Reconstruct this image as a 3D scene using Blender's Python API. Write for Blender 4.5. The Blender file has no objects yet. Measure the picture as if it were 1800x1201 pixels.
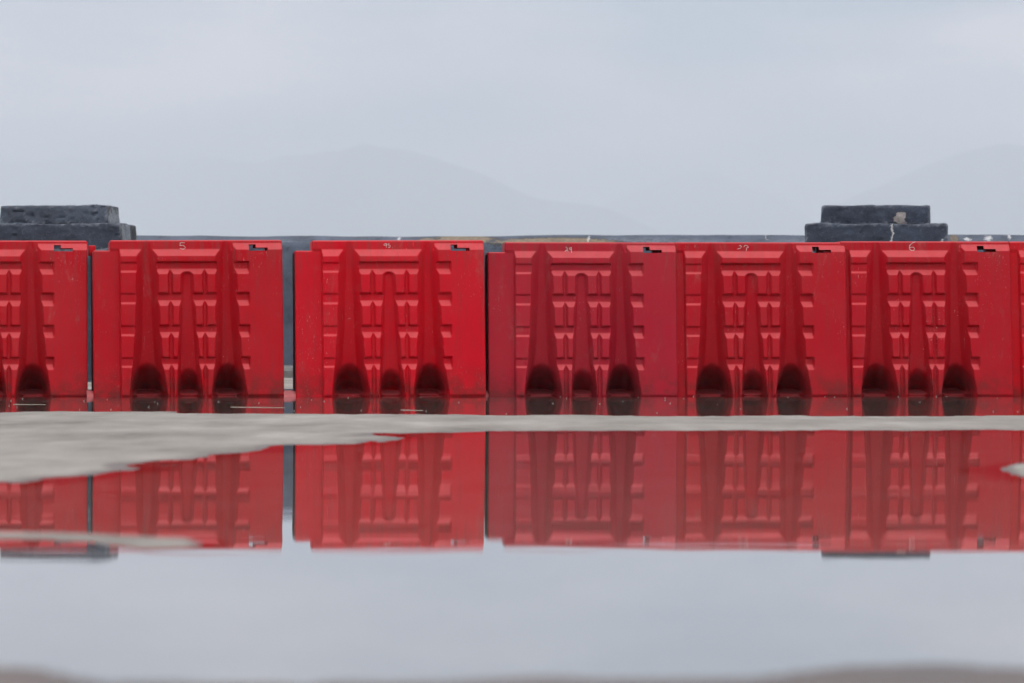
import bpy, bmesh, math, random
import numpy as np
from mathutils import Vector

random.seed(7)
rng = np.random.default_rng(11)
R = math.radians
scene = bpy.context.scene
col = scene.collection

# ------------------------------------------------------------------ camera
F = 9000.0            # focal length in pixels of an 1800 px wide picture
HZ = 590.0            # picture row of the horizon
CAM_H = 0.312
cam_d = bpy.data.cameras.new('camera')
cam = bpy.data.objects.new('camera', cam_d)
col.objects.link(cam)
cam_d.sensor_width = 36.0
cam_d.lens = 180.0
cam.location = (0, 0, CAM_H)
cam.rotation_euler = (R(90) - math.atan(10.5 / F), 0, 0)
cam_d.clip_start = 0.05
cam_d.clip_end = 80000
cam_d.dof.use_dof = True
cam_d.dof.focus_distance = 26.5
cam_d.dof.aperture_fstop = 8.5
cam_d.dof.aperture_blades = 9
scene.camera = cam

# ------------------------------------------------------------------ world: overcast sky
SUN_EL, SUN_AZ = 66.0, 158.0         # degrees; azimuth clockwise from +Y: high, behind the camera's right shoulder
world = bpy.data.worlds.new('World')
scene.world = world
world.use_nodes = True
wn, wl = world.node_tree.nodes, world.node_tree.links
wn.clear()
w_out = wn.new('ShaderNodeOutputWorld')
w_bg = wn.new('ShaderNodeBackground')
w_bg.inputs['Strength'].default_value = 0.1
sky = wn.new('ShaderNodeTexSky')
sky.sky_type = 'NISHITA'
sky.sun_disc = False
sky.sun_elevation = R(SUN_EL)
sky.sun_rotation = R(SUN_AZ)
sky.air_density = 1.0
sky.dust_density = 4.0
tc = wn.new('ShaderNodeTexCoord')
sep = wn.new('ShaderNodeSeparateXYZ')
wl.new(tc.outputs['Generated'], sep.inputs[0])
mp = wn.new('ShaderNodeMapping')
mp.inputs['Scale'].default_value = (7.0, 7.0, 30.0)
wl.new(tc.outputs['Generated'], mp.inputs[0])
cl = wn.new('ShaderNodeTexNoise')
cl.inputs['Scale'].default_value = 1.7
cl.inputs['Detail'].default_value = 3.0
cl.inputs['Roughness'].default_value = 0.45
wl.new(mp.outputs[0], cl.inputs['Vector'])
ramp = wn.new('ShaderNodeValToRGB')
ramp.color_ramp.elements[0].position = 0.36
ramp.color_ramp.elements[0].color = (0.36, 0.55, 0.72, 1)
ramp.color_ramp.elements[1].position = 0.66
ramp.color_ramp.elements[1].color = (1.50, 1.38, 1.34, 1)
wl.new(cl.outputs['Fac'], ramp.inputs[0])
# overcast luminance: brighter towards the zenith all round
el = wn.new('ShaderNodeMapRange')
el.inputs['From Min'].default_value = 0.0
el.inputs['From Max'].default_value = 1.0
el.inputs['To Min'].default_value = 9.2
el.inputs['To Max'].default_value = 15.0
wl.new(sep.outputs['Z'], el.inputs['Value'])
tint = wn.new('ShaderNodeMix'); tint.data_type = 'RGBA'; tint.blend_type = 'MULTIPLY'
tint.inputs[0].default_value = 1.0
tint.inputs[7].default_value = (1.06, 1.0, 0.995, 1)
wl.new(ramp.outputs[0], tint.inputs[6])
sc_v = wn.new('ShaderNodeVectorMath'); sc_v.operation = 'SCALE'
wl.new(tint.outputs[2], sc_v.inputs[0])
wl.new(el.outputs[0], sc_v.inputs['Scale'])
w_mix = wn.new('ShaderNodeMix'); w_mix.data_type = 'RGBA'
w_mix.inputs[0].default_value = 0.9          # cloud cover
wl.new(sky.outputs[0], w_mix.inputs[6])
wl.new(sc_v.outputs[0], w_mix.inputs[7])
wl.new(w_mix.outputs[2], w_bg.inputs['Color'])
wl.new(w_bg.outputs[0], w_out.inputs['Surface'])

# ------------------------------------------------------------------ sun behind the cloud
sun_d = bpy.data.lights.new('sun', 'SUN')
sun_d.energy = 1.0
sun_d.angle = R(60)
sun_d.color = (1.0, 0.97, 0.93)
sun = bpy.data.objects.new('sun', sun_d)
col.objects.link(sun)
sun.location = (-5, -5, 20)
d_ = Vector((math.sin(R(SUN_AZ)) * math.cos(R(SUN_EL)), math.cos(R(SUN_AZ)) * math.cos(R(SUN_EL)), math.sin(R(SUN_EL))))
sun.rotation_euler = d_.to_track_quat('Z', 'Y').to_euler()

# ------------------------------------------------------------------ render / exposure
scene.view_settings.view_transform = 'Standard'
scene.view_settings.look = 'None'
scene.view_settings.exposure = 0.0
scene.view_settings.gamma = 1.0
scene.view_settings.use_curve_mapping = False
cy = scene.cycles
cy.max_bounces = 10
cy.diffuse_bounces = 4
cy.glossy_bounces = 4
cy.transparent_max_bounces = 12
cy.volume_bounces = 2
cy.adaptive_threshold = 0.03
cy.use_denoising = True
cy.caustics_reflective = False
cy.caustics_refractive = False

# ================================================================== helpers
def tag(o, label=None, cat=None, group=None, kind=None):
    if label: o['label'] = label
    if cat: o['category'] = cat
    if group: o['group'] = group
    if kind: o['kind'] = kind
    return o

def link(name, me, mat=None, parent=None):
    o = bpy.data.objects.new(name, me)
    col.objects.link(o)
    if mat is not None and not me.materials:
        me.materials.append(mat)
    if parent is not None:
        o.parent = parent
    return o

def mesh_obj(name, verts, faces, mat, parent=None, smooth=False, angle=None):
    me = bpy.data.meshes.new(name)
    me.from_pydata([tuple(map(float, v)) for v in verts], [], faces)
    me.update()
    if smooth:
        me.polygons.foreach_set('use_smooth', [True] * len(me.polygons))
        if angle:
            me.set_sharp_from_angle(angle=R(angle))
    return link(name, me, mat, parent)

def empty(name, loc, rz=0.0):
    o = bpy.data.objects.new(name, None)
    col.objects.link(o)
    o.location = loc
    o.rotation_euler = (0, 0, rz)
    return o

def on_ground(px, py):
    """a point of the flat ground seen at picture position (px, py)"""
    Z = F * CAM_H / (py - HZ)
    return ((px - 900.0) / F * Z, Z)

class Noise2:
    def __init__(self, seed, n=256):
        self.t = np.random.default_rng(seed).random((n, n)); self.n = n
    def __call__(self, x, y):
        xi = np.floor(x).astype(int); yi = np.floor(y).astype(int)
        fx = x - xi; fy = y - yi
        fx = fx * fx * (3 - 2 * fx); fy = fy * fy * (3 - 2 * fy)
        t, n = self.t, self.n
        a = t[xi % n, yi % n]; b = t[(xi + 1) % n, yi % n]
        c = t[xi % n, (yi + 1) % n]; d = t[(xi + 1) % n, (yi + 1) % n]
        return (a * (1 - fx) + b * fx) * (1 - fy) + (c * (1 - fx) + d * fx) * fy - 0.5
    def fbm(self, x, y, octaves=4, gain=0.5):
        s = 0.0; a = 1.0
        for k in range(octaves):
            s = s + a * self(x * 2 ** k + 17.3 * k, y * 2 ** k + 5.1 * k); a *= gain
        return s

# ---- material helpers
class Mat:
    def __init__(self, name):
        self.m = bpy.data.materials.new(name)
        self.m.use_nodes = True
        self.n = self.m.node_tree.nodes; self.l = self.m.node_tree.links
        self.p = self.n['Principled BSDF']
        self.out = self.n['Material Output']
    def node(self, t, **kw):
        x = self.n.new(t)
        for k, v in kw.items():
            setattr(x, k, v)
        return x
    def obj(self):
        return self.node('ShaderNodeTexCoord').outputs['Object']
    def pos(self):
        return self.node('ShaderNodeNewGeometry').outputs['Position']
    def noise(self, vec, scale, detail=4, rough=0.55, stretch=None, dist=0.0):
        if stretch:
            mpn = self.node('ShaderNodeMapping'); mpn.inputs['Scale'].default_value = stretch
            self.l.new(vec, mpn.inputs[0]); vec = mpn.outputs[0]
        t = self.node('ShaderNodeTexNoise')
        t.inputs['Scale'].default_value = scale; t.inputs['Detail'].default_value = detail
        t.inputs['Roughness'].default_value = rough; t.inputs['Distortion'].default_value = dist
        self.l.new(vec, t.inputs['Vector'])
        return t.outputs['Fac']
    def rng(self, v, a, b, c=0.0, d=1.0, smooth=False):
        t = self.node('ShaderNodeMapRange')
        if smooth: t.interpolation_type = 'SMOOTHSTEP'
        t.inputs['From Min'].default_value = a; t.inputs['From Max'].default_value = b
        t.inputs['To Min'].default_value = c; t.inputs['To Max'].default_value = d
        self.l.new(v, t.inputs['Value'])
        return t.outputs[0]
    def mix(self, f, a, b, mode='MIX'):
        t = self.node('ShaderNodeMix', data_type='RGBA', blend_type=mode)
        for s, v in ((0, f), (6, a), (7, b)):
            if isinstance(v, (int, float)): t.inputs[s].default_value = v
            elif isinstance(v, tuple): t.inputs[s].default_value = (*v[:3], 1)
            else: self.l.new(v, t.inputs[s])
        return t.outputs[2]
    def math(self, op, a, b=None):
        t = self.node('ShaderNodeMath', operation=op)
        for s, v in ((0, a), (1, b)):
            if v is None: continue
            if isinstance(v, (int, float)): t.inputs[s].default_value = v
            else: self.l.new(v, t.inputs[s])
        return t.outputs[0]
    def xyz(self, v):
        t = self.node('ShaderNodeSeparateXYZ'); self.l.new(v, t.inputs[0]); return t.outputs
    def bump(self, h, strength, dist=0.01, to=None):
        t = self.node('ShaderNodeBump'); t.inputs['Strength'].default_value = strength
        t.inputs['Distance'].default_value = dist
        self.l.new(h, t.inputs['Height'])
        self.l.new(t.outputs[0], (to or self.p).inputs['Normal'])
    def set(self, k, v):
        i = self.p.inputs[k]
        if isinstance(v, (int, float)): i.default_value = v
        elif isinstance(v, tuple): i.default_value = (*v[:3], 1)
        else: self.l.new(v, i)

# ================================================================== materials
def mat_concrete_ground():
    M = Mat('wet_concrete')
    p = M.pos(); z = M.xyz(p)['Z']
    a = M.noise(p, 1.3, 6, 0.68, stretch=(1.6, 0.40, 1.0))
    b = M.noise(p, 6.0, 6, 0.70, stretch=(1.3, 0.30, 1.0))
    c = M.noise(p, 90.0, 3, 0.6)
    base = M.mix(M.rng(a, 0.35, 0.68), (0.135, 0.119, 0.097), (0.395, 0.368, 0.322))
    base = M.mix(M.math('MULTIPLY', M.rng(b, 0.40, 0.62), 0.5), base, (0.26, 0.235, 0.20))
    base = M.mix(M.math('MULTIPLY', M.rng(c, 0.45, 0.75), 0.35), base, (0.20, 0.18, 0.155))
    # damp rim a millimetre or so above the water, soaked below it
    zz = M.math('ADD', z, M.math('MULTIPLY', M.math('SUBTRACT', b, 0.5), 0.0014))
    damp = M.rng(zz, 0.0003, 0.0013, 1.0, 0.0, True)
    base2 = M.mix(damp, base, M.mix(1.0, base, (0.26, 0.17, 0.12), 'MULTIPLY'))
    # pale silt settled under the water
    base2 = M.mix(M.rng(zz, -0.0035, -0.0012, 0.9, 0.0), base2, M.mix(M.rng(b, 0.4, 0.62), (0.24, 0.225, 0.205), (0.33, 0.315, 0.29)))
    M.set('Base Color', base2)
    M.set('Roughness', M.rng(damp, 0.0, 1.0, 0.85, 0.45))
    M.set('Specular IOR Level', 0.45)
    M.bump(M.math('ADD', c, M.math('MULTIPLY', b, 2.0)), 0.35, 0.004)
    return M.m

def mat_water():
    M = Mat('puddle_water')
    M.n.remove(M.p)
    p = M.pos()
    gl = M.node('ShaderNodeBsdfGlossy'); gl.inputs['Roughness'].default_value = 0.012; gl.inputs['Color'].default_value = (0.97, 0.98, 1.0, 1)
    tr = M.node('ShaderNodeBsdfTransparent'); tr.inputs['Color'].default_value = (0.95, 0.94, 0.90, 1)
    fr = M.node('ShaderNodeFresnel'); fr.inputs['IOR'].default_value = 1.33
    mx = M.node('ShaderNodeMixShader')
    M.l.new(fr.outputs[0], mx.inputs[0]); M.l.new(tr.outputs[0], mx.inputs[1]); M.l.new(gl.outputs[0], mx.inputs[2])
    M.l.new(mx.outputs[0], M.out.inputs['Surface'])
    n1 = M.noise(p, 1.6, 2, 0.5)
    n2 = M.noise(p, 9.0, 2, 0.5, stretch=(0.5, 1.0, 1.0))
    M.bump(M.math('ADD', n1, M.math('MULTIPLY', n2, 0.10)), 1.0, 0.00055, to=gl)
    return M.m

def mat_barrier():
    M = Mat('red_moulded_plastic')
    o = M.obj()
    info = M.node('ShaderNodeObjectInfo')
    rnd = info.outputs['Random']
    off = M.node('ShaderNodeVectorMath', operation='ADD')
    comb = M.node('ShaderNodeCombineXYZ')
    k = M.math('MULTIPLY', rnd, 37.0)
    for q in range(3): M.l.new(k, comb.inputs[q])
    M.l.new(o, off.inputs[0]); M.l.new(comb.outputs[0], off.inputs[1])
    v = off.outputs[0]
    colr = info.outputs['Color']
    big = M.noise(v, 2.2, 4, 0.6)
    mid = M.noise(v, 14.0, 5, 0.65)
    fine = M.noise(v, 120.0, 3, 0.6)
    streak = M.noise(v, 6.0, 5, 0.6, stretch=(9.0, 3.0, 0.5))
    # sun-faded and dusty areas
    f1 = M.math('MULTIPLY', M.rng(big, 0.42, 0.70), 0.26)
    c = M.mix(f1, colr, (0.48, 0.042, 0.045))
    c = M.mix(M.math('MULTIPLY', M.rng(streak, 0.50, 0.74), 0.38), c, (0.27, 0.030, 0.032))
    c = M.mix(M.math('MULTIPLY', M.rng(mid, 0.58, 0.80), 0.16), c, (0.45, 0.12, 0.11))
    # whitish scuffs and scratches
    scr = M.noise(v, 10.0, 2, 0.5, stretch=(26.0, 26.0, 2.2), dist=1.5)
    msk = M.noise(v, 4.3, 3, 0.5)
    s1 = M.math('MULTIPLY', M.rng(scr, 0.69, 0.73), M.rng(msk, 0.50, 0.60))
    spk = M.noise(v, 75.0, 2, 0.5)
    s2 = M.math('MULTIPLY', M.rng(spk, 0.71, 0.75), M.rng(msk, 0.56, 0.66))
    c = M.mix(M.math('MULTIPLY', M.math('MAXIMUM', s1, s2), 0.75), c, (0.66, 0.42, 0.38))
    # grey rubbed smears
    sm = M.noise(v, 3.2, 5, 0.7, stretch=(3.0, 1.0, 1.0), dist=0.8)
    c = M.mix(M.math('MULTIPLY', M.math('MULTIPLY', M.rng(sm, 0.58, 0.70), M.rng(mid, 0.40, 0.62)), 0.42), c, (0.36, 0.13, 0.12))
    # grime splashed up near the foot
    zz = M.xyz(o)['Z']
    g = M.math('MULTIPLY', M.rng(zz, 0.0, 0.20, 1.0, 0.0, True), M.rng(mid, 0.40, 0.60))
    c = M.mix(M.math('MULTIPLY', g, 0.62), c, (0.07, 0.022, 0.018))
    # brown grime drawn down from the top band
    gt = M.math('MULTIPLY', M.rng(zz, 0.55, 0.80, 0.0, 1.0, True), M.rng(streak, 0.46, 0.66))
    c = M.mix(M.math('MULTIPLY', gt, 0.40), c, (0.21, 0.055, 0.045))
    # light from above put into the colour of the up-facing ledges
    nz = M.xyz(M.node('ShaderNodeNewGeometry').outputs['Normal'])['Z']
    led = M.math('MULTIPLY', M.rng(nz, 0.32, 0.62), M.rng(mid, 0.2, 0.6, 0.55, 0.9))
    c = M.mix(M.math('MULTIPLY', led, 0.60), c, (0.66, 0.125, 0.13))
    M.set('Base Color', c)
    M.set('Roughness', M.rng(mid, 0.3, 0.7, 0.38, 0.55))
    M.set('Specular IOR Level', 0.09)
    M.bump(M.math('ADD', M.math('MULTIPLY', fine, 0.35), M.math('MULTIPLY', mid, 1.0)), 0.22, 0.004)
    return M.m

def simple(name, c, rough=0.6, var=0.25, scale=30.0, spec=0.4):
    M = Mat(name)
    o = M.obj()
    n = M.noise(o, scale, 4, 0.6)
    dark = tuple(x * (1 - var) for x in c)
    M.set('Base Color', M.mix(M.rng(n, 0.35, 0.65), dark, c))
    M.set('Roughness', rough)
    M.set('Specular IOR Level', spec)
    M.bump(n, 0.2, 0.003)
    return M.m

def spot(M, vec, centre, size, noise_out, amp):
    """mask: noisy ellipsoid round centre"""
    s = M.node('ShaderNodeVectorMath', operation='SUBTRACT'); M.l.new(vec, s.inputs[0]); s.inputs[1].default_value = centre
    d = M.node('ShaderNodeVectorMath', operation='DIVIDE'); M.l.new(s.outputs[0], d.inputs[0]); d.inputs[1].default_value = size
    ln = M.node('ShaderNodeVectorMath', operation='LENGTH'); M.l.new(d.outputs[0], ln.inputs[0])
    v = M.math('ADD', ln.outputs['Value'], M.math('MULTIPLY', M.math('SUBTRACT', noise_out, 0.5), amp))
    return v

def mat_painted_stone(name, spots=(), cracks=(), paint=(0.055, 0.068, 0.095)):
    M = Mat(name)
    o = M.obj()
    n1 = M.noise(o, 5.0, 5, 0.6); n2 = M.noise(o, 32.0, 5, 0.65); n3 = M.noise(o, 110.0, 3, 0.6)
    c = M.mix(M.rng(n1, 0.35, 0.68), tuple(x * 0.72 for x in paint), tuple(x * 1.3 for x in paint))
    c = M.mix(M.math('MULTIPLY', M.rng(n2, 0.56, 0.72), 0.40), c, (0.15, 0.175, 0.21))
    dk = M.noise(o, 11.0, 6, 0.7)
    c = M.mix(M.math('MULTIPLY', M.rng(dk, 0.54, 0.68), 0.6), c, (0.022, 0.026, 0.036))
    ewn = M.node('ShaderNodeNewGeometry').outputs['Pointiness']
    c = M.mix(M.math('MULTIPLY', M.rng(ewn, 0.52, 0.58), M.rng(n2, 0.35, 0.6)), c, (0.24, 0.26, 0.29))
    c = M.mix(M.math('MULTIPLY', M.rng(n3, 0.70, 0.76), 0.55), c, (0.34, 0.34, 0.34))
    for (ctr, size, colr, amp) in spots:
        v = spot(M, o, ctr, size, n2, amp)
        rim = M.rng(v, 1.0, 1.12, 1.0, 0.0)
        c = M.mix(M.math('MULTIPLY', rim, 0.8), c, (0.045, 0.04, 0.035))
        c = M.mix(M.rng(v, 0.90, 0.97, 1.0, 0.0), c, M.mix(M.rng(n2, 0.35, 0.65), tuple(x * 0.6 for x in colr), colr))
    if cracks:
        wob = M.node('ShaderNodeCombineXYZ')
        M.l.new(M.math('MULTIPLY', M.math('SUBTRACT', dk, 0.5), 0.10), wob.inputs[0])
        M.l.new(M.math('MULTIPLY', M.math('SUBTRACT', n2, 0.5), 0.05), wob.inputs[2])
        wv_ = M.node('ShaderNodeVectorMath', operation='ADD')
        M.l.new(o, wv_.inputs[0]); M.l.new(wob.outputs[0], wv_.inputs[1])
    for (ctr, size) in cracks:
        v = spot(M, wv_.outputs[0], ctr, size, n3, 2.6)
        c = M.mix(M.rng(v, 0.8, 1.0, 1.0, 0.0), c, (0.50, 0.50, 0.49))
    M.set('Base Color', c)
    M.set('Roughness', 0.72)
    M.set('Specular IOR Level', 0.35)
    M.bump(M.math('ADD', n2, M.math('MULTIPLY', n3, 0.4)), 0.5, 0.012)
    return M.m

def mat_hill():
    M = Mat('hill_woodland')
    p = M.pos()
    n = M.noise(p, 0.0025, 6, 0.6); n2 = M.noise(p, 0.016, 4, 0.6)
    c = M.mix(M.rng(n, 0.35, 0.65), (0.035, 0.055, 0.035), (0.075, 0.095, 0.055))
    c = M.mix(M.math('MULTIPLY', M.rng(n2, 0.4, 0.7), 0.5), c, (0.03, 0.045, 0.03))
    M.set('Base Color', c); M.set('Roughness', 0.9); M.set('Specular IOR Level', 0.1)
    return M.m

def mat_sea():
    M = Mat('sea_water')
    p = M.pos()
    M.set('Base Color', (0.03, 0.05, 0.055)); M.set('Roughness', 0.12); M.set('IOR', 1.33)
    n = M.noise(p, 0.7, 5, 0.6, stretch=(1, 0.5, 1))
    M.bump(n, 0.6, 0.15)
    return M.m

MAT_GROUND = mat_concrete_ground()
MAT_WATER = mat_water()
MAT_BARRIER = mat_barrier()
MAT_END_SHADE = simple('end_recess_shade', (0.012, 0.012, 0.013), 0.55, 0.4)  # black for the shade inside the tongue's hollow end
MAT_TAB = simple('faded_pink_plastic', (0.50, 0.13, 0.13), 0.5, 0.35)
MAT_CHALK = simple('white_paint_marker', (0.72, 0.56, 0.52), 0.7, 0.30, 160.0)
MAT_TWIG = simple('dry_straw', (0.42, 0.34, 0.27), 0.7, 0.3)
MAT_FLAKE = simple('pale_flakes', (0.66, 0.58, 0.52), 0.7, 0.3)

WALL_Y = F / 343.0 / 0.67
# ================================================================== ground with puddles
# outlines of the dry concrete, given as picture positions and laid on the ground
YS = F / 4250.0      # stretch in depth of the ground relief
def outline(pts):
    return np.array([(x, y / YS) for x, y in (on_ground(px, py) for px, py in pts)])

DRY_BAND = outline([(-500, 724), (0, 725), (100, 723.5), (315, 723.5), (320, 726.5), (500, 727.5), (780, 728.5), (850, 730.5), (1000, 729.5),
    (1130, 731.5), (1200, 731.5), (1370, 730), (1450, 733), (1600, 731.5), (1700, 731), (1800, 731), (2300, 732),
    (2300, 756), (1800, 756.5), (1520, 757), (1200, 758.5), (900, 758), (780, 759), (625, 761.5), (632, 765), (692, 770.5),
    (640, 775), (600, 780.5), (530, 784), (500, 793), (440, 796.5), (400, 798), (345, 806), (300, 810), (250, 815), (245, 819),
    (276, 822.5), (250, 827), (205, 830.5), (150, 836), (80, 841), (30, 850), (0, 847), (-120, 846), (-260, 872), (-500, 880)])
SLIVER = outline([(-60, 934), (60, 936), (170, 938), (260, 942), (330, 947), (346, 954), (336, 962), (280, 965), (225, 961), (150, 952), (60, 947), (-60, 946)])
ISLAND = outline([(1728, 824), (1765, 818), (1790, 813), (1880, 810), (1980, 820), (1900, 843), (1800, 841), (1768, 839), (1755, 829)])
NEAR = outline([(-300, 1176), (0, 1173), (60, 1175), (110, 1185), (200, 1198), (420, 1201), (800, 1198), (950, 1190), (1150, 1194), (1330, 1192), (1410, 1179), (1490, 1171),
    (1640, 1169), (1800, 1176), (2200, 1183), (2500, 1300), (2500, 1500), (-700, 1500), (-700, 1250)])
FARDRY = np.array([(-6.2, 14.1), (-3, 13.9), (-1, 14.2), (1, 14.0), (3, 14.25), (6.2, 14.1), (6.2, 16), (-6.2, 16)])

def signed_dist(poly, X, Y):
    """positive inside"""
    inside = np.zeros(X.shape, bool); dist = np.full(X.shape, 1e9)
    n = len(poly)
    for i in range(n):
        x0, y0 = poly[i]; x1, y1 = poly[(i + 1) % n]
        if y0 != y1:
            t = ((y0 > Y) != (y1 > Y)) & (X < (x1 - x0) * (Y - y0) / (y1 - y0) + x0)
            inside ^= t
        dx, dy = x1 - x0, y1 - y0
        u = np.clip(((X - x0) * dx + (Y - y0) * dy) / (dx * dx + dy * dy + 1e-12), 0, 1)
        dist = np.minimum(dist, np.hypot(X - x0 - u * dx, Y - y0 - u * dy))
    return np.where(inside, dist, -dist)

GX, GY0, GY1 = 5.2, 1.2, 14.8
gx = np.linspace(-GX, GX, 420)
gy = np.concatenate([np.arange(GY0, 5.5, 0.0105), np.arange(5.5, GY1 + 0.02, 0.028)])
GY1 = float(gy[-1])
XX, YY = np.meshgrid(gx, gy)
n_a, n_b = Noise2(3), Noise2(5)
def height(X, Y):
    near = np.clip((Y - 1.6) / 4.0, 0.12, 1.0)
    sd = np.full(X.shape, -1e9)
    for poly, gain in ((DRY_BAND, 1.0), (SLIVER, 2.5), (ISLAND, 1.5), (NEAR, 0.10), (FARDRY, 1.0)):
        s = signed_dist(poly, X, Y)
        s = np.where(s > 0, s * gain, s)
        sd = np.maximum(sd, s)
    nz = n_a.fbm(X * 3.2, Y * 1.4, 5, 0.6) * 0.11 * near + n_b.fbm(X * 22, Y * 5, 3, 0.6) * 0.055 * near
    sd = sd + nz
    up = 0.0042 * np.tanh(np.maximum(sd, 0) / (0.22 * near))
    up = np.where(Y < 3.0, np.minimum(up, 0.0003), up)      # the nearest concrete is only just out of the water
    dn = -0.011 * np.tanh(np.maximum(-sd, 0) / (0.35 * near))
    z = np.where(sd > 0, up, dn)
    z = z + n_b.fbm(X * 5, Y * 5, 4, 0.6) * 0.0012 * np.clip(np.abs(sd) / 0.1, 0, 1)
    # blend to the level of the surrounding slab at the rim
    e = np.minimum(np.minimum(GX - np.abs(X), Y - GY0), GY1 - Y)
    w = np.clip(e / 0.35, 0, 1); w = w * w * (3 - 2 * w)
    return z * w + 0.004 * (1 - w)
ZZ = height(XX, YY)
ny, nx = XX.shape
verts = np.stack([XX.ravel(), YY.ravel() * YS, ZZ.ravel()], 1)
ii = np.arange(ny * nx).reshape(ny, nx)
quads = np.stack([ii[:-1, :-1].ravel(), ii[:-1, 1:].ravel(), ii[1:, 1:].ravel(), ii[1:, :-1].ravel()], 1)
# the slab around: a frame of quads out to the wall and far behind the camera
o0 = len(verts)
X0, X1, Y0, Y1 = -60.0, 60.0, -40.0, WALL_Y + 0.3
ring = [(X0, Y0), (X1, Y0), (X1, Y1), (X0, Y1)]
verts = np.vstack([verts, np.array([(x, y, 0.004) for x, y in ring])])
c00, c10, c11, c01 = ii[0, 0], ii[0, -1], ii[-1, -1], ii[-1, 0]
faces = quads.tolist() + [[o0, o0 + 1, int(c10), int(c00)], [o0 + 1, o0 + 2, int(c11), int(c10)],
                          [o0 + 2, o0 + 3, int(c01), int(c11)], [o0 + 3, o0, int(c00), int(c01)]]
tag(mesh_obj('ground', verts, faces, MAT_GROUND, smooth=True), kind='structure')

e = 0.15
wv = [(-GX + e, (GY0 + e) * YS, 0), (GX - e, (GY0 + e) * YS, 0), (GX - e, (GY1 - e) * YS, 0), (-GX + e, (GY1 - e) * YS, 0)]
tag(mesh_obj('water', wv, [[0, 1, 2, 3]], MAT_WATER), kind='structure')

# ================================================================== parapet wall behind
wx = np.linspace(-45, 45, 901)
prof = [(0.0, 0.0), (0.0, 0.50), (0.0, 0.98), (0.003, 1.005), (0.015, 1.024), (0.10, 1.062), (0.13, 1.074), (0.17, 1.080), (0.40, 1.082), (0.43, 1.06), (0.43, -3.2)]
nw = Noise2(9)
wvts = []
for a, (dy, z) in enumerate(prof):
    top = 1.0 if 0.9 < z else 0.0
    dz = nw.fbm(wx * 1.1 + 40, np.full_like(wx, a * 0.1), 4) * 0.022 * top
    ddy = nw.fbm(wx * 2.5 + 9, np.full_like(wx, a * 1.3), 3) * 0.02
    for k, x in enumerate(wx):
        wvts.append((x, WALL_Y + dy + ddy[k], z + dz[k]))
nwx = len(wx)
wfc = []
for a in range(len(prof) - 1):
    for k in range(nwx - 1):
        wfc.append([a * nwx + k, a * nwx + k + 1, (a + 1) * nwx + k + 1, (a + 1) * nwx + k])
def wall_at(px, py, Y=WALL_Y + 0.05):
    return ((px - 900) / F * Y, Y, CAM_H + (HZ - py) / F * Y)
def wspot(px, py, wpx, hpx, c, amp=1.1):
    k = WALL_Y / F
    return (wall_at(px, py), (wpx * k, 0.5, hpx * k), c, amp)
MAT_WALL = mat_painted_stone('flaking_wall_paint',
    spots=[wspot(815, 421, 52, 9, (0.27, 0.215, 0.145)), wspot(752, 423, 16, 5, (0.27, 0.215, 0.145)),
           wspot(975, 427, 112, 9.5, (0.27, 0.215, 0.145)), wspot(1678, 419, 8, 7, (0.19, 0.15, 0.11))],
    cracks=[((wall_at(1035, 421)), (0.005, 0.4, 0.028)), (wall_at(1349, 417), (0.004, 0.4, 0.020)), (wall_at(1700, 421), (0.022, 0.4, 0.014)),
            (wall_at(1738, 419), (0.03, 0.4, 0.02)), (wall_at(1775, 416), (0.012, 0.4, 0.02)), (wall_at(703, 420), (0.01, 0.4, 0.02))],
    paint=(0.085, 0.105, 0.140))
wall = mesh_obj('parapet_wall', wvts, wfc, MAT_WALL, smooth=True, angle=35)
tag(wall, 'long slate blue parapet wall with flaking paint behind the red barriers', 'wall')

# raised gutter kerb at the foot of the wall
kv, kf = [], []
for x in np.linspace(-45, 45, 91):
    for (y, z) in ((WALL_Y - 1.9, -0.02), (WALL_Y - 1.9, 0.055), (WALL_Y - 1.88, 0.075), (WALL_Y + 0.06, 0.085)):
        kv.append((x, y + 0.006 * math.sin(x * 3.1), z))
for k in range(90):
    for a in range(3):
        kf.append([k * 4 + a, (k + 1) * 4 + a, (k + 1) * 4 + a + 1, k * 4 + a + 1])
tag(mesh_obj('kerb', kv, kf, simple('pale_kerb_concrete', (0.20, 0.195, 0.185), 0.8, 0.45, 6.0)), kind='structure')

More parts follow.
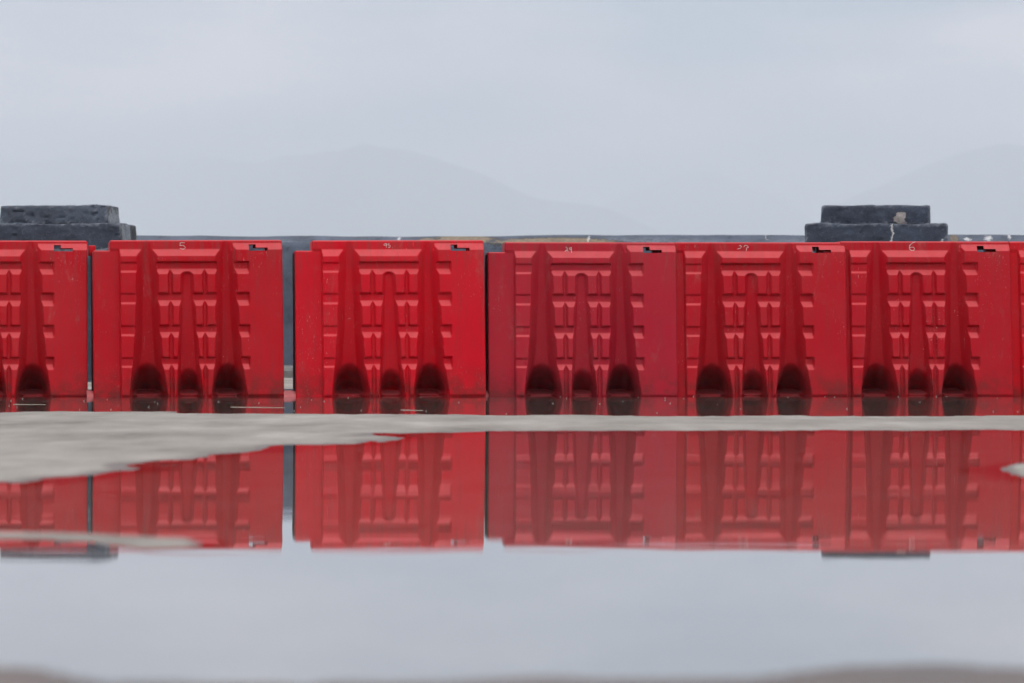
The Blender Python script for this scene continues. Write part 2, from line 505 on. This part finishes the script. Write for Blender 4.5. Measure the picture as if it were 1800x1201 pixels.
# ================================================================== stepped blocks on the wall line
def rough_box(sx, sy, sz, bev, amp, seed, cuts=0.025, taper=0.0, pits=0.0):
    """box with rounded uneven edges, origin at the middle of its base"""
    nzs = Noise2(seed)
    axes = [max(4, int(round(s / cuts))) for s in (sx, sy, sz)]
    bm = bmesh.new()
    idx = {}
    def vert(i, j, k):
        key = (i, j, k)
        if key in idx: return idx[key]
        p = np.array([(i / axes[0] - 0.5) * sx, (j / axes[1] - 0.5) * sy, (k / axes[2] - 0.5) * sz])
        half = np.array([sx, sy, sz]) / 2
        inner = np.clip(p, -(half - bev), half - bev)
        d = p - inner
        L = np.linalg.norm(d)
        if L > 1e-9: p = inner + d / L * min(L, bev)
        n = d / (L + 1e-9)
        q = float(nzs.fbm(np.array(p[0] * 7 + p[2] * 3.1 + 31), np.array(p[1] * 7 + p[2] * 6.0 + 12), 4, 0.6))
        r = float(nzs.fbm(np.array(p[0] * 13 + p[2] * 9 + 3), np.array(p[2] * 30 - p[0] * 5 + p[1] * 9), 5, 0.7))
        p = p + n * (q * amp)
        if pits and p[1] < -sy / 2 + bev:
            p[1] += max(0.0, r - 0.05) * pits
        t = 1 - taper * (p[2] / sz + 0.5)
        v = bm.verts.new((p[0] * t, p[1] * t, p[2] + sz / 2))
        idx[key] = v
        return v
    A, B, C = axes
    def quad(a, b, c, d): bm.faces.new([vert(*a), vert(*b), vert(*c), vert(*d)])
    for i in range(A):
        for j in range(B):
            quad((i, j, 0), (i, j + 1, 0), (i + 1, j + 1, 0), (i + 1, j, 0)); quad((i, j, C), (i + 1, j, C), (i + 1, j + 1, C), (i, j + 1, C))
        for k in range(C):
            quad((i, 0, k), (i + 1, 0, k), (i + 1, 0, k + 1), (i, 0, k + 1)); quad((i, B, k), (i, B, k + 1), (i + 1, B, k + 1), (i + 1, B, k))
    for j in range(B):
        for k in range(C):
            quad((0, j, k), (0, j, k + 1), (0, j + 1, k + 1), (0, j + 1, k)); quad((A, j, k), (A, j + 1, k), (A, j + 1, k + 1), (A, j, k + 1))
    me = bpy.data.meshes.new('rough_block')
    bm.to_mesh(me); bm.free()
    me.polygons.foreach_set('use_smooth', [True] * len(me.polygons))
    me.set_sharp_from_angle(angle=R(38))
    return me

PY = F / 343.0 / 0.772
ks = PY / F
def block_at(px_mid, upper_w, lower_w, rz, seed, label, mat_u, mat_l, dx_upper=0.0, pits=0.0, dep_u=0.34, dep_l=0.50):
    x = (px_mid - 900) * ks
    t = empty('stepped_concrete_block', (x, PY, 0.0), rz)
    tag(t, label, 'concrete block', 'stepped blocks along the parapet')
    lz = CAM_H + (HZ - 393.0) * ks
    uz = CAM_H + (HZ - 361.0) * ks
    base = link('plinth', rough_box(lower_w * ks * 1.0, dep_l + 0.10, 0.9, 0.02, 0.02, seed + 2, 0.06), mat_l, t); base.location = (0, 0.30, -0.01)
    lo = link('lower_block', rough_box(lower_w * ks, dep_l, lz - 0.88, 0.012, 0.011, seed + 1, 0.016, pits=0.018), mat_l, t); lo.location = (0, dep_l / 2, 0.88)
    up = link('upper_block', rough_box(upper_w * ks, dep_u, uz - lz + 0.004, 0.010, 0.010, seed, 0.014, taper=0.015, pits=pits), mat_u, t); up.location = (dx_upper * ks, dep_l / 2 + 0.02, lz - 0.002)
    return t

navy = (0.036, 0.047, 0.072)
MAT_BLK_U = mat_painted_stone('navy_paint_chipped', spots=[((0.165, -0.17, 0.035), (0.040, 0.12, 0.046), (0.50, 0.45, 0.42), 2.6)], paint=navy)
MAT_BLK_L = mat_painted_stone('navy_paint_cracked', cracks=[((0.105, -0.25, 0.13), (0.005, 0.2, 0.13)), ((0.44, -0.25, 0.05), (0.012, 0.2, 0.02))], paint=navy)
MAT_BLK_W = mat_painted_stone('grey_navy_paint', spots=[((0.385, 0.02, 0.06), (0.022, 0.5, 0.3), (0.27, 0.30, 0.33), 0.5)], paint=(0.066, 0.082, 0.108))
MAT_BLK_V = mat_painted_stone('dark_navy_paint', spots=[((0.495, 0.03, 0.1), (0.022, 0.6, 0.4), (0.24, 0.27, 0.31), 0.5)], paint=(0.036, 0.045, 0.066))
block_at(1540, 193, 250, R(-4.6), 21, 'dark navy stepped concrete block with a pale triangular chip, above the barrier numbered 6', MAT_BLK_U, MAT_BLK_L, -1.0, 0.012)
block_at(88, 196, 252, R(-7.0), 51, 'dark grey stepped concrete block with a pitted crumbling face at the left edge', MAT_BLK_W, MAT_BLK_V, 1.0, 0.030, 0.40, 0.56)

# ================================================================== the red barrier
# The moulding is drawn in "plate" units measured on the barrier's front: 1 unit = U metres, row 1118 is the foot, row 88 the top
U = 1.0 / (343.0 * 3.754)
CX0, CX1, CY0, CY1 = 45.0, 1303.0, 88.0, 1118.0
BW, BH = (CX1 - CX0) * U, (CY1 - CY0) * U
STEP = 4.2
gxs = np.linspace(CX0, CX1, int(round((CX1 - CX0) / STEP)) + 1)
gys = np.linspace(CY0, CY1, int(round((CY1 - CY0) / STEP)) + 1)
A_, B_ = np.meshgrid(gxs, gys, indexing='ij')     # A_: across, B_: down

def sstep(v, a, b):
    t = np.clip((v - a) / (b - a), 0, 1)
    return t * t * (3 - 2 * t)
def lin(v, a, b):
    return np.clip((v - a) / (b - a), 0, 1)
def grooves(B, lst, w=5.0):
    g = np.zeros_like(B)
    for t, bs, be in lst:
        g = np.maximum(g, lin(B, t - w, t + w) * (1 - lin(B, bs, be)))
    return g
MIDG = [(233, 277, 312), (437, 484, 521), (648, 692, 729), (858, 902, 938)]
LEFTG = [(236, 288, 302), (440, 496, 510), (652, 705, 719), (862, 912, 925)]

def curve(B, rows, vals):
    return np.interp(B, rows, vals)

def plate_depth(A, B, pockets=True):
    mm = 0.001
    # left edges of the features
    chL_l = curve(B, [88, 150, 500, 720, 860, 960, 1118], [346, 341, 331, 322, 312, 300, 287])
    chL_r = curve(B, [88, 150, 300, 500, 700, 860, 940, 1118], [466, 468, 474, 480, 488, 497, 505, 532])
    chR_l = curve(B, [88, 150, 400, 700, 860, 940, 1118], [866, 863, 859, 857, 850, 845, 826])
    chR_r = curve(B, [88, 150, 400, 600, 800, 940, 1118], [985, 990, 1000, 1008, 1020, 1032, 1057])
    chC_l = curve(B, [290, 480, 700, 900, 1118], [630, 622, 611, 604, 598])
    chC_r = curve(B, [290, 480, 700, 900, 1118], [704, 716, 731, 744, 766])
    d = np.zeros_like(A)
    # horizontal grooves of the three columns
    colL = lin(A, 222, 228) * (1 - lin(A, chL_l - 2, chL_l + 2))
    colM = (A > chL_r - 4) & (A < chR_l + 4)
    colR = lin(A, chR_r - 2, chR_r + 2) * (1 - lin(A, 1074, 1084))
    d = np.maximum(d, 8 * mm * grooves(B, LEFTG) * (A < 345) * (A > 200))
    d = np.maximum(d, 22 * mm * grooves(B, MIDG) * colM)
    d = np.maximum(d, 22 * mm * grooves(B, MIDG) * (A > 960) * (1 - lin(A, 1073, 1084)))
    # top band, set back, with its sloping ledge
    ledge = np.where(A > 975, 1 - lin(B, 108, 152), 1 - lin(B, 148, 193))
    d = np.maximum(d, 28 * mm * ledge)
    # end tongue
    d = np.maximum(d, 34 * mm * (1 - lin(A, 220, 228)) * np.clip(lin(B, 60, 160) + 0.0, 0, 1))
    # two big flutes
    def flute(l, r, depth_rows, depth_vals, w):
        c = (l + r) / 2; hw = (r - l) / 2
        s = 1 - lin(np.abs(A - c), hw - w, hw + 5) ** 1.35
        return s * curve(B, depth_rows, depth_vals) * mm
    d = np.maximum(d, flute(chL_l, chL_r, [88, 160, 300, 700, 960, 1118], [28, 38, 58, 92, 118, 126], 50))
    d = np.maximum(d, flute(chR_l, chR_r, [88, 160, 300, 700, 960, 1118], [28, 38, 58, 92, 118, 126], 50))
    # middle flute with a round head
    c = (chC_l + chC_r) / 2; hw = (chC_r - chC_l) / 2
    rr = np.hypot(np.abs(A - c), np.maximum(326 - B, 0))
    s = 1 - lin(rr, hw - 24, hw + 3) ** 1.7
    d = np.maximum(d, s * curve(B, [280, 480, 700, 900, 1118], [26, 36, 50, 68, 84]) * mm)
    # narrow slots with pointed heads
    for c0, c1 in ((557, 562), (785, 784)):
        cc = curve(B, [280, 1118], [c0, c1])
        for (t, be) in ((281, 470), (489, 680), (697, 890), (907, 1130)):
            wdt = 17 * np.clip((B - t) / 34, 0, 1) ** 0.6
            m = (B > t) & (B < be)
            s = np.clip(1 - np.abs(A - cc) / np.maximum(wdt, 1e-3), 0, 1)
            d = np.maximum(d, np.minimum(s * 2.2, 1) * 20 * mm * m)
    # lifting pockets at the foot of the flutes
    def pocket(l, r, top, arch, inset, depth):
        c = (l + r) / 2; hw = (r - l) / 2 - inset
        x = np.clip(np.abs(A - c) / hw, 0, 1.6)
        t = top + arch * x ** 2
        lip = 1 - 0.62 * sstep(B, 1066, 1108)            # low sill across the mouth
        return sstep(B, t - 60, t + 150) * (1 - lin(x, 0.55, 1.03) ** 2) * depth * mm * lip
    if pockets: d = d + pocket(chL_l, chL_r, 945, 85, -2, 255) + pocket(chR_l, chR_r, 945, 85, -2, 255) + pocket(chC_l, chC_r, 978, 65, 0, 190)
    # the foot is tucked in a little
    d = np.maximum(d, 9 * mm * lin(B, 1102, 1118))
    return d

# rounded rims
def rim(dist, r=11.0):
    t = np.clip(1 - dist / r, 0, 1)
    return (1 - np.sqrt(np.clip(1 - t * t, 0, 1))) * r * U
notch_x, notch_y = 160.0, 155.0
def moulding(pockets):
    d = plate_depth(A_, B_, pockets)
    P = np.pad(d, 1, mode='edge')      # soften like a moulding
    d = (P[1:-1, 1:-1] * 4 + P[:-2, 1:-1] + P[2:, 1:-1] + P[1:-1, :-2] + P[1:-1, 2:]) / 8
    return d + np.maximum(rim(CX1 - A_), 0) + np.where(A_ > notch_x, rim(B_ - CY0), rim(B_ - notch_y)) + rim(A_ - CX0) \
        + np.where(B_ < notch_y, rim(np.maximum(A_ - notch_x, 0)), 0)
D_ = moulding(True)
D_BACK = moulding(False)

def cell_mid(a): return (a[:-1] + a[1:]) / 2
MA, MB = np.meshgrid(cell_mid(gxs), cell_mid(gys), indexing='ij')
solid = ~((MA < notch_x) & (MB < notch_y))
# round the outer corners of the outline
for cx, cy, sx, sy, r in ((CX1 - 14, CY0 + 14, 1, -1, 14), (notch_x + 14, CY0 + 14, -1, -1, 14), (CX0 + 16, notch_y + 16, -1, -1, 16)):
    q = ((MA - cx) * sx > 0) & ((MB - cy) * sy > 0) & (np.hypot(MA - cx, MB - cy) > r)
    if cx < 300 and cx > 100: q &= (MA > notch_x)
    solid &= ~q
hole = ((MA > 1082) & (MA < 1206) & (MB > 138) & (MB < 160)) | ((MA > 1082) & (MA < 1128) & (MB > 117) & (MB < 160))
slot_c0 = int(np.searchsorted(gxs, 1072)); slot_r0 = int(np.searchsorted(gys, 113)); slot_r1 = int(np.searchsorted(gys, 1085))

T_BASE, LEAN = 0.54, 0.120
T_MID = T_BASE / 2
def barrier_mesh():
    na, nb = A_.shape
    xs = (A_ - CX0) * U
    zs = (CY1 - B_) * U
    lean = LEAN * zs / BH
    yf = lean + D_
    yb = T_BASE - lean - D_BACK
    LIP = 0.036
    yg = lean + LIP; ygb = T_BASE - lean - LIP
    N = na * nb
    V = np.concatenate([np.stack([xs, y, zs], -1).reshape(-1, 3) for y in (yf, yb, yg, ygb)])
    id0 = np.arange(N).reshape(na, nb)
    Fc = []
    keep = solid & ~hole
    def sheet(off, mask, flip):
        a = id0[:-1, :-1][mask] + off; b = id0[1:, :-1][mask] + off; c = id0[1:, 1:][mask] + off; d = id0[:-1, 1:][mask] + off
        q = np.stack([a, d, c, b] if not flip else [a, b, c, d], 1)
        Fc.extend(q.tolist())
    sheet(0, keep, False)
    sheet(N, keep, True)
    slot = np.zeros_like(solid); slot[slot_c0:, slot_r0:slot_r1] = True
    inner = slot & ~hole & solid
    sheet(2 * N, inner, True)
    sheet(3 * N, inner, False)
    def edges(mask):
        """boundary edges of a cell mask as (vertex i, vertex j, kind, col, row)"""
        na_, nb_ = mask.shape
        P = np.pad(mask, 1)
        out = []
        for (di, dj) in ((-1, 0), (1, 0), (0, -1), (0, 1)):
            nbm = P[1 + di:1 + di + na_, 1 + dj:1 + dj + nb_]
            ci, cj = np.nonzero(mask & ~nbm)
            for i, j in zip(ci.tolist(), cj.tolist()):
                if di == -1: e_ = ((i, j), (i, j + 1))
                elif di == 1: e_ = ((i + 1, j + 1), (i + 1, j))
                elif dj == -1: e_ = ((i + 1, j), (i, j))
                else: e_ = ((i, j + 1), (i + 1, j + 1))
                out.append((id0[e_[0]], id0[e_[1]], (di, dj), i, j))
        return out
    right_col = na - 2
    for a, b, (di, dj), i, j in edges(solid):
        a, b = int(a), int(b)
        if di == 1 and i == right_col and slot_r0 <= j < slot_r1:
            Fc.append([a, b, b + 2 * N, a + 2 * N]); Fc.append([b + N, a + N, a + 3 * N, b + 3 * N])
        else:
            Fc.append([a, b, b + N, a + N])
    for a, b, k, i, j in edges(hole):
        a, b = int(a), int(b)
        Fc.append([b, a, a + 2 * N, b + 2 * N]); Fc.append([a + N, b + N, b + 3 * N, a + 3 * N])
    for a, b, (di, dj), i, j in edges(slot & solid):
        if di == 1 and i == right_col: continue
        a, b = int(a), int(b)
        Fc.append([b + 2 * N, a + 2 * N, a + 3 * N, b + 3 * N])
    used = np.unique(np.array([v for f in Fc for v in f]))
    remap = np.full(len(V), -1); remap[used] = np.arange(len(used))
    FA = remap[np.array(Fc)]
    me = bpy.data.meshes.new('barrier_body')
    me.vertices.add(len(used)); me.vertices.foreach_set('co', V[used].astype(np.float32).ravel())
    me.loops.add(FA.size); me.loops.foreach_set('vertex_index', FA.astype(np.int32).ravel())
    me.polygons.add(len(FA)); me.polygons.foreach_set('loop_start', np.arange(0, FA.size, 4, dtype=np.int32))
    me.update(calc_edges=True); me.validate()
    me.polygons.foreach_set('use_smooth', [True] * len(me.polygons))
    me.set_sharp_from_angle(angle=R(48))
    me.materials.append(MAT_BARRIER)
    return me
ME_BODY = barrier_mesh()

def box_mesh(name, lo, hi, bev, mat):
    bm = bmesh.new()
    bmesh.ops.create_cube(bm, size=1.0)
    lo, hi = Vector(lo), Vector(hi)
    for v in bm.verts:
        v.co = Vector((lo[k] + (v.co[k] + 0.5) * (hi[k] - lo[k]) for k in range(3)))
    bmesh.ops.bevel(bm, geom=bm.edges[:], offset=bev, segments=2, affect='EDGES', profile=0.5)
    me = bpy.data.meshes.new(name); bm.to_mesh(me); bm.free()
    me.polygons.foreach_set('use_smooth', [True] * len(me.polygons)); me.set_sharp_from_angle(angle=R(50))
    me.materials.append(mat)
    return me
# hook on the head of the tongue, seen through the next barrier's slot
def hook_mesh():
    me = box_mesh('coupling_hook', (-0.019, T_MID - 0.05, BH - 0.078), (0.018, T_MID + 0.05, BH - 0.025), 0.004, MAT_BARRIER)
    return me
ME_HOOK = hook_mesh()
def end_shade_mesh():  # black strip on the tongue's end, standing in for a recess in shade
    bm = bmesh.new()
    rows = 24
    prev = None
    for k in range(rows + 1):
        t = k / rows
        z = 0.01 + t * (BH - 0.075)
        wdt = 0.002 + 0.003 * t + 0.0008 * math.sin(9 * t)
        ring_ = [bm.verts.new((x, y, z)) for x, y in ((0.004, T_MID - 0.108), (-wdt, T_MID - 0.10), (-wdt - 0.002, T_MID - 0.08), (-wdt, T_MID + 0.085), (0.004, T_MID + 0.09))]
        if prev:
            for a in range(4): bm.faces.new([prev[a], prev[a + 1], ring_[a + 1], ring_[a]])
        else: bm.faces.new(ring_[::-1])
        prev = ring_
    bm.faces.new(prev)
    bmesh.ops.recalc_face_normals(bm, faces=bm.faces)
    me = bpy.data.meshes.new('end_shade_strip'); bm.to_mesh(me); bm.free(); me.materials.append(MAT_END_SHADE)
    return me
ME_END_SHADE = end_shade_mesh()
def tab_mesh():
    bm = bmesh.new()
    pts = [(-0.062, 0.02, 0.006), (-0.004, 0.015, 0.004), (0.006, 0.10, 0.030), (-0.022, 0.105, 0.036), (-0.064, 0.10, 0.036)]
    a = [bm.verts.new(p) for p in pts]
    b = [bm.verts.new((x, y + 0.004, z - 0.012)) for x, y, z in pts]
    bm.faces.new(a); bm.faces.new(b[::-1])
    for k in range(5): bm.faces.new([a[k], b[k], b[(k + 1) % 5], a[(k + 1) % 5]])
    bmesh.ops.recalc_face_normals(bm, faces=bm.faces)
    me = bpy.data.meshes.new('foot_tab'); bm.to_mesh(me); bm.free(); me.materials.append(MAT_TAB)
    return me
ME_TAB = tab_mesh()

# handwritten numbers: strokes in plate units (across, down), drawn as ribbons just off the set-back top band
def ribbon(name, strokes, parent, width=4.3):
    V, Fq = [], []
    for pts in strokes:
        pts = [Vector(p) for p in pts]
        # subdivide along a smooth path
        fine = []
        for i in range(len(pts) - 1):
            p0 = pts[max(i - 1, 0)]; p1 = pts[i]; p2 = pts[i + 1]; p3 = pts[min(i + 2, len(pts) - 1)]
            for s in range(5):
                t = s / 5
                fine.append(0.5 * ((2 * p1) + (p2 - p0) * t + (2 * p0 - 5 * p1 + 4 * p2 - p3) * t * t + (3 * p1 - p0 - 3 * p2 + p3) * t ** 3))
        fine.append(pts[-1])
        o0 = len(V)
        for i, p in enumerate(fine):
            tdir = (fine[min(i + 1, len(fine) - 1)] - fine[max(i - 1, 0)])
            nrm = Vector((-tdir.y, tdir.x)); nrm.normalize()
            w = width * (0.42 + 0.16 * math.sin(i * 1.7 + p.x))
            for s in (-1, 1):
                q = p + nrm * w * s
                a = int(np.clip(np.searchsorted(gxs, q.x), 0, len(gxs) - 1)); b = int(np.clip(np.searchsorted(gys, q.y), 0, len(gys) - 1))
                z = (CY1 - q.y) * U
                dd = min(D_[max(a - 1, 0), max(b - 1, 0)], D_[a, b], D_[max(a - 1, 0), b], D_[a, max(b - 1, 0)])
                V.append(((q.x - CX0) * U, LEAN * z / BH + dd - 0.0012, z))
        for i in range(len(fine) - 1):
            Fq.append([o0 + 2 * i, o0 + 2 * i + 1, o0 + 2 * i + 3, o0 + 2 * i + 2])
    return mesh_obj(name, V, Fq, MAT_CHALK, parent)

def glyphs(kind):
    if kind == '5':
        return [[(655, 106), (640, 105), (626, 107), (626, 118), (625, 124), (645, 123), (656, 131), (660, 139), (652, 146), (640, 147), (624, 143)]]
    if kind == '95':   # a 9 and an angular s-like 5
        return [[(657, 111), (645, 111), (637, 117), (644, 122), (655, 118), (658, 110), (656, 122), (653, 136)],
                [(677, 110), (667, 112), (668, 119), (678, 122), (680, 129), (675, 135), (666, 133)]]
    if kind == '29':
        return [[(566, 120), (574, 125), (577, 134), (572, 141), (560, 150), (572, 142), (584, 150)],
                [(604, 125), (594, 125), (591, 132), (598, 138), (604, 130), (605, 122), (604, 140), (605, 158)]]
    if kind == '27':
        return [[(592, 112), (602, 110), (607, 117), (602, 127), (588, 131), (580, 134)],
                [(625, 121), (628, 112), (634, 108), (648, 112), (653, 122), (640, 126), (642, 136), (637, 148)]]
    if kind == '6':
        return [[(668, 92), (652, 97), (640, 106), (630, 118), (628, 132), (634, 144), (646, 148), (660, 145), (662, 136), (654, 128), (640, 127), (630, 131)]]
    return []

RED = {'std': (0.475, 0.004, 0.012, 1), 'bright': (0.59, 0.003, 0.014, 1), 'faded': (0.41, 0.012, 0.028, 1), 'mid': (0.45, 0.005, 0.014, 1), 'deep': (0.56, 0.002, 0.010, 1)}
ROW_Y = F / 343.0
BARRIERS = [  # tongue's picture column, set-back, turn, colour, number, hook, tab, label
    (-182, 0.00, 5.4, 'std', None, False, False, 'red water barrier cut off by the left edge of the photo'),
    (165, 0.00, 6.1, 'std', '5', True, True, 'red plastic water barrier with a handwritten 5 on its top band'),
    (521, 0.04, 4.6, 'bright', '95', False, True, 'bright red plastic water barrier with small handwritten 95 on its top band'),
    (859.5, 0.13, 3.3, 'faded', '29', False, True, 'faded crimson water barrier with handwritten 29, its right end overlapping the next one'),
    (1160, 0.178, 3.3, 'mid', '27', True, False, 'red water barrier with a handwritten 27, slotted into the faded crimson one'),
    (1452, 0.227, 3.3, 'mid', '6', True, False, 'red water barrier with a handwritten 6, below the right stepped concrete block'),
    (1751, 0.276, 3.3, 'deep', None, True, False, 'red water barrier of which only a thin sliver shows at the right edge'),
]
for px, dy, turn, tone, num, hook, tab, label in BARRIERS:
    Y = ROW_Y + dy
    t = empty('water_barrier', ((px - 900) / F * Y, Y, -0.006), R(turn))
    tag(t, label, 'barrier', 'row of red water barriers')
    t.rotation_euler[1] = R({165: -0.25, 521: -0.2, 859.5: 0.08}.get(px, 0.0))
    t.scale = (1, 1, 1.011 if px < 800 else 1.010 if px > 1400 else 1.003)
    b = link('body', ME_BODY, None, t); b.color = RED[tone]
    g = link('end_shade_strip', ME_END_SHADE, None, t)
    if hook:
        h = link('coupling_hook', ME_HOOK, None, t); h.color = RED[tone]
    if tab:
        f = link('foot_tab', ME_TAB, None, t)
        if px == 165: f.scale = (0.55, 1, 1.0)
        if px > 800: f.scale = (0.25, 1, 0.9)
    if num:
        ribbon('handwritten_number', glyphs(num), t)['label'] = 'number %s handwritten in thin white marker' % num

# ================================================================== small things on the far puddle
def twig(p0, p1, r, label):
    (x0, y0), (x1, y1) = p0, p1
    n = 9; V, Fq = [], []
    ux, uy = x1 - x0, y1 - y0; L = math.hypot(ux, uy); nx_, ny_ = -uy / L, ux / L
    for k in range(n):
        t = k / (n - 1); b = 0.006 * math.sin(3 * t + x0)
        rr = r * (1.1 - 0.5 * t)
        cx_, cy_, cz_ = x0 + ux * t + nx_ * b, y0 + uy * t + ny_ * b, 0.0004
        for a in range(6):
            w = 2 * math.pi * a / 6
            V.append((cx_ + nx_ * rr * math.cos(w), cy_ + ny_ * rr * math.cos(w), cz_ + rr * math.sin(w)))
    for k in range(n - 1):
        for a in range(6):
            Fq.append([k * 6 + a, k * 6 + (a + 1) % 6, (k + 1) * 6 + (a + 1) % 6, (k + 1) * 6 + a])
    Fq.append(list(range(5, -1, -1))); Fq.append(list(range((n - 1) * 6, n * 6)))
    tag(mesh_obj('twig', V, Fq, MAT_TWIG, smooth=True), label, 'twig', 'twigs on the far puddle')
twig(on_ground(25, 711), on_ground(79, 711.6), 0.0018, 'thin pale twig floating before the barrier at the left edge')
twig(on_ground(407, 716), on_ground(500, 716.8), 0.0020, 'long thin pale twig floating before the barrier numbered 5')
twig(on_ground(706, 721), on_ground(742, 722), 0.0022, 'short pale twig on the far puddle before the barrier numbered 95')

V, Fq = [], []
known = [(272, 707), (277, 709.5), (740, 699.5), (570, 706), (612, 692 + 8), (635, 722), (1169, 700), (1169, 704), (1385, 699), (1219, 697.5), (1450, 698), (1467, 698.5), (1579, 697.8), (1646, 697.6),
         (1746, 724), (1789, 724), (30, 716), (140, 721), (195, 720.5), (384, 706.5), (455, 709), (985, 698), (1122, 699), (1664, 697.5), (1753, 700), (1302, 719), (890, 728), (1095, 706)]
for px, py in known + [(random.uniform(-100, 1900), random.uniform(699, 728)) for _ in range(22)]:
    x, y = on_ground(px, py)
    s = random.uniform(0.0015, 0.004); n = random.randint(4, 6); o0 = len(V); ph = random.random() * 6
    hgt = random.uniform(0.002, 0.007)
    for k in range(n):
        w = ph + 2 * math.pi * k / n
        V.append((x + s * math.cos(w) * 1.3, y + s * math.sin(w), 0.0012 + hgt * (0.5 + 0.5 * math.cos(w))))
    V.append((x, y, -0.002))
    Fq.append(list(range(o0, o0 + n)))
    for k in range(n): Fq.append([o0 + k, o0 + n, o0 + (k + 1) % n])
tag(mesh_obj('floating_flakes', V, Fq, MAT_FLAKE), 'tiny pale flakes scattered on the far puddle', 'debris', kind='stuff')

# ================================================================== sea and hills in the haze
SEA_Z = -3.0
tag(mesh_obj('sea', [(-23700, WALL_Y + 0.4, SEA_Z), (23700, WALL_Y + 0.4, SEA_Z), (23700, 26000, SEA_Z), (-23700, 26000, SEA_Z)], [[0, 1, 2, 3]], mat_sea()), kind='structure')
MAT_HILL = mat_hill()
def hill(name, dist, ridge, depth, seed, away=None):
    px = np.array([p[0] for p in ridge]); py = np.array([p[1] for p in ridge])
    x = np.linspace(px[0], px[-1], 220)
    dist = np.full_like(x, dist)
    if away: dist = dist * np.interp(x, away[0], away[1])      # the ridge runs off into the distance
    h = (HZ - np.interp(x, px, py)) / F * dist
    h = h * (1 + 0.045 * Noise2(seed + 1).fbm(x * 0.02 + 7, x * 0 + 3.3, 4, 0.6))
    k = np.ones(5) / 5; h = np.convolve(np.pad(h, 2, mode='edge'), k, 'valid')
    nzs = Noise2(seed)
    rows = 36
    V, Fq = [], []
    for r in range(rows + 1):
        t = r / rows * 2 - 1
        s = (1 - abs(t)) ** 0.85
        Y = dist + t * depth
        X = (x - 900) / F * dist
        nzv = nzs.fbm(X * 0.002 + 50, Y * 0.002, 5, 0.55)
        z = SEA_Z - 2 + (h + 5) * s * (1 + 0.22 * nzv * min(1, abs(t) * 4)) + nzv * 20.0 * s
        V.extend(zip(X, Y, z))
    n = len(x)
    for r in range(rows):
        for c in range(n - 1):
            Fq.append([r * n + c, r * n + c + 1, (r + 1) * n + c + 1, (r + 1) * n + c])
    tag(mesh_obj(name, V, Fq, MAT_HILL, smooth=True), kind='structure')
hill('hill', 15000, [(-1500, 560), (-1100, 400), (-500, 330), (-200, 300), (0, 284), (120, 278), (230, 288), (350, 280), (450, 284), (520, 278), (590, 264), (650, 257), (700, 259), (760, 277), (830, 297), (880, 318), (930, 343), (990, 356), (1060, 360), (1130, 390), (1230, 440), (1330, 560)], 2600, 41, ([0, 300, 640], [1.4, 1.3, 1.0]))
hill('hill', 20500, [(800, 560), (950, 420), (1050, 360), (1150, 318), (1230, 302), (1300, 318), (1380, 350), (1480, 420), (1600, 560)], 2800, 47)
hill('hill', 16000, [(1250, 560), (1400, 420), (1480, 352), (1560, 312), (1640, 280), (1730, 262), (1850, 240), (2000, 262), (2300, 330), (2700, 450), (3000, 560)], 2600, 53)

def haze_box(name, lo, hi, density, colr):
    x0, y0, z0 = lo; x1, y1, z1 = hi
    V = [(x0, y0, z0), (x1, y0, z0), (x1, y1, z0), (x0, y1, z0), (x0, y0, z1), (x1, y0, z1), (x1, y1, z1), (x0, y1, z1)]
    Fq = [[3, 2, 1, 0], [4, 5, 6, 7], [0, 1, 5, 4], [1, 2, 6, 5], [2, 3, 7, 6], [3, 0, 4, 7]]
    m = bpy.data.materials.new(name); m.use_nodes = True
    n, l = m.node_tree.nodes, m.node_tree.links
    n.clear()
    o = n.new('ShaderNodeOutputMaterial'); pv = n.new('ShaderNodeVolumePrincipled')
    pv.inputs['Color'].default_value = (*colr, 1); pv.inputs['Density'].default_value = density
    pv.inputs['Anisotropy'].default_value = 0.0
    l.new(pv.outputs[0], o.inputs['Volume'])
    return tag(mesh_obj(name, V, Fq, m), 'pale mist hanging over the sea and the hills', 'haze', kind='stuff')
haze_box('haze', (-25000, -3000, -12.0), (25000, 27000, 655), 0.00020, (0.89, 0.948, 1.0))
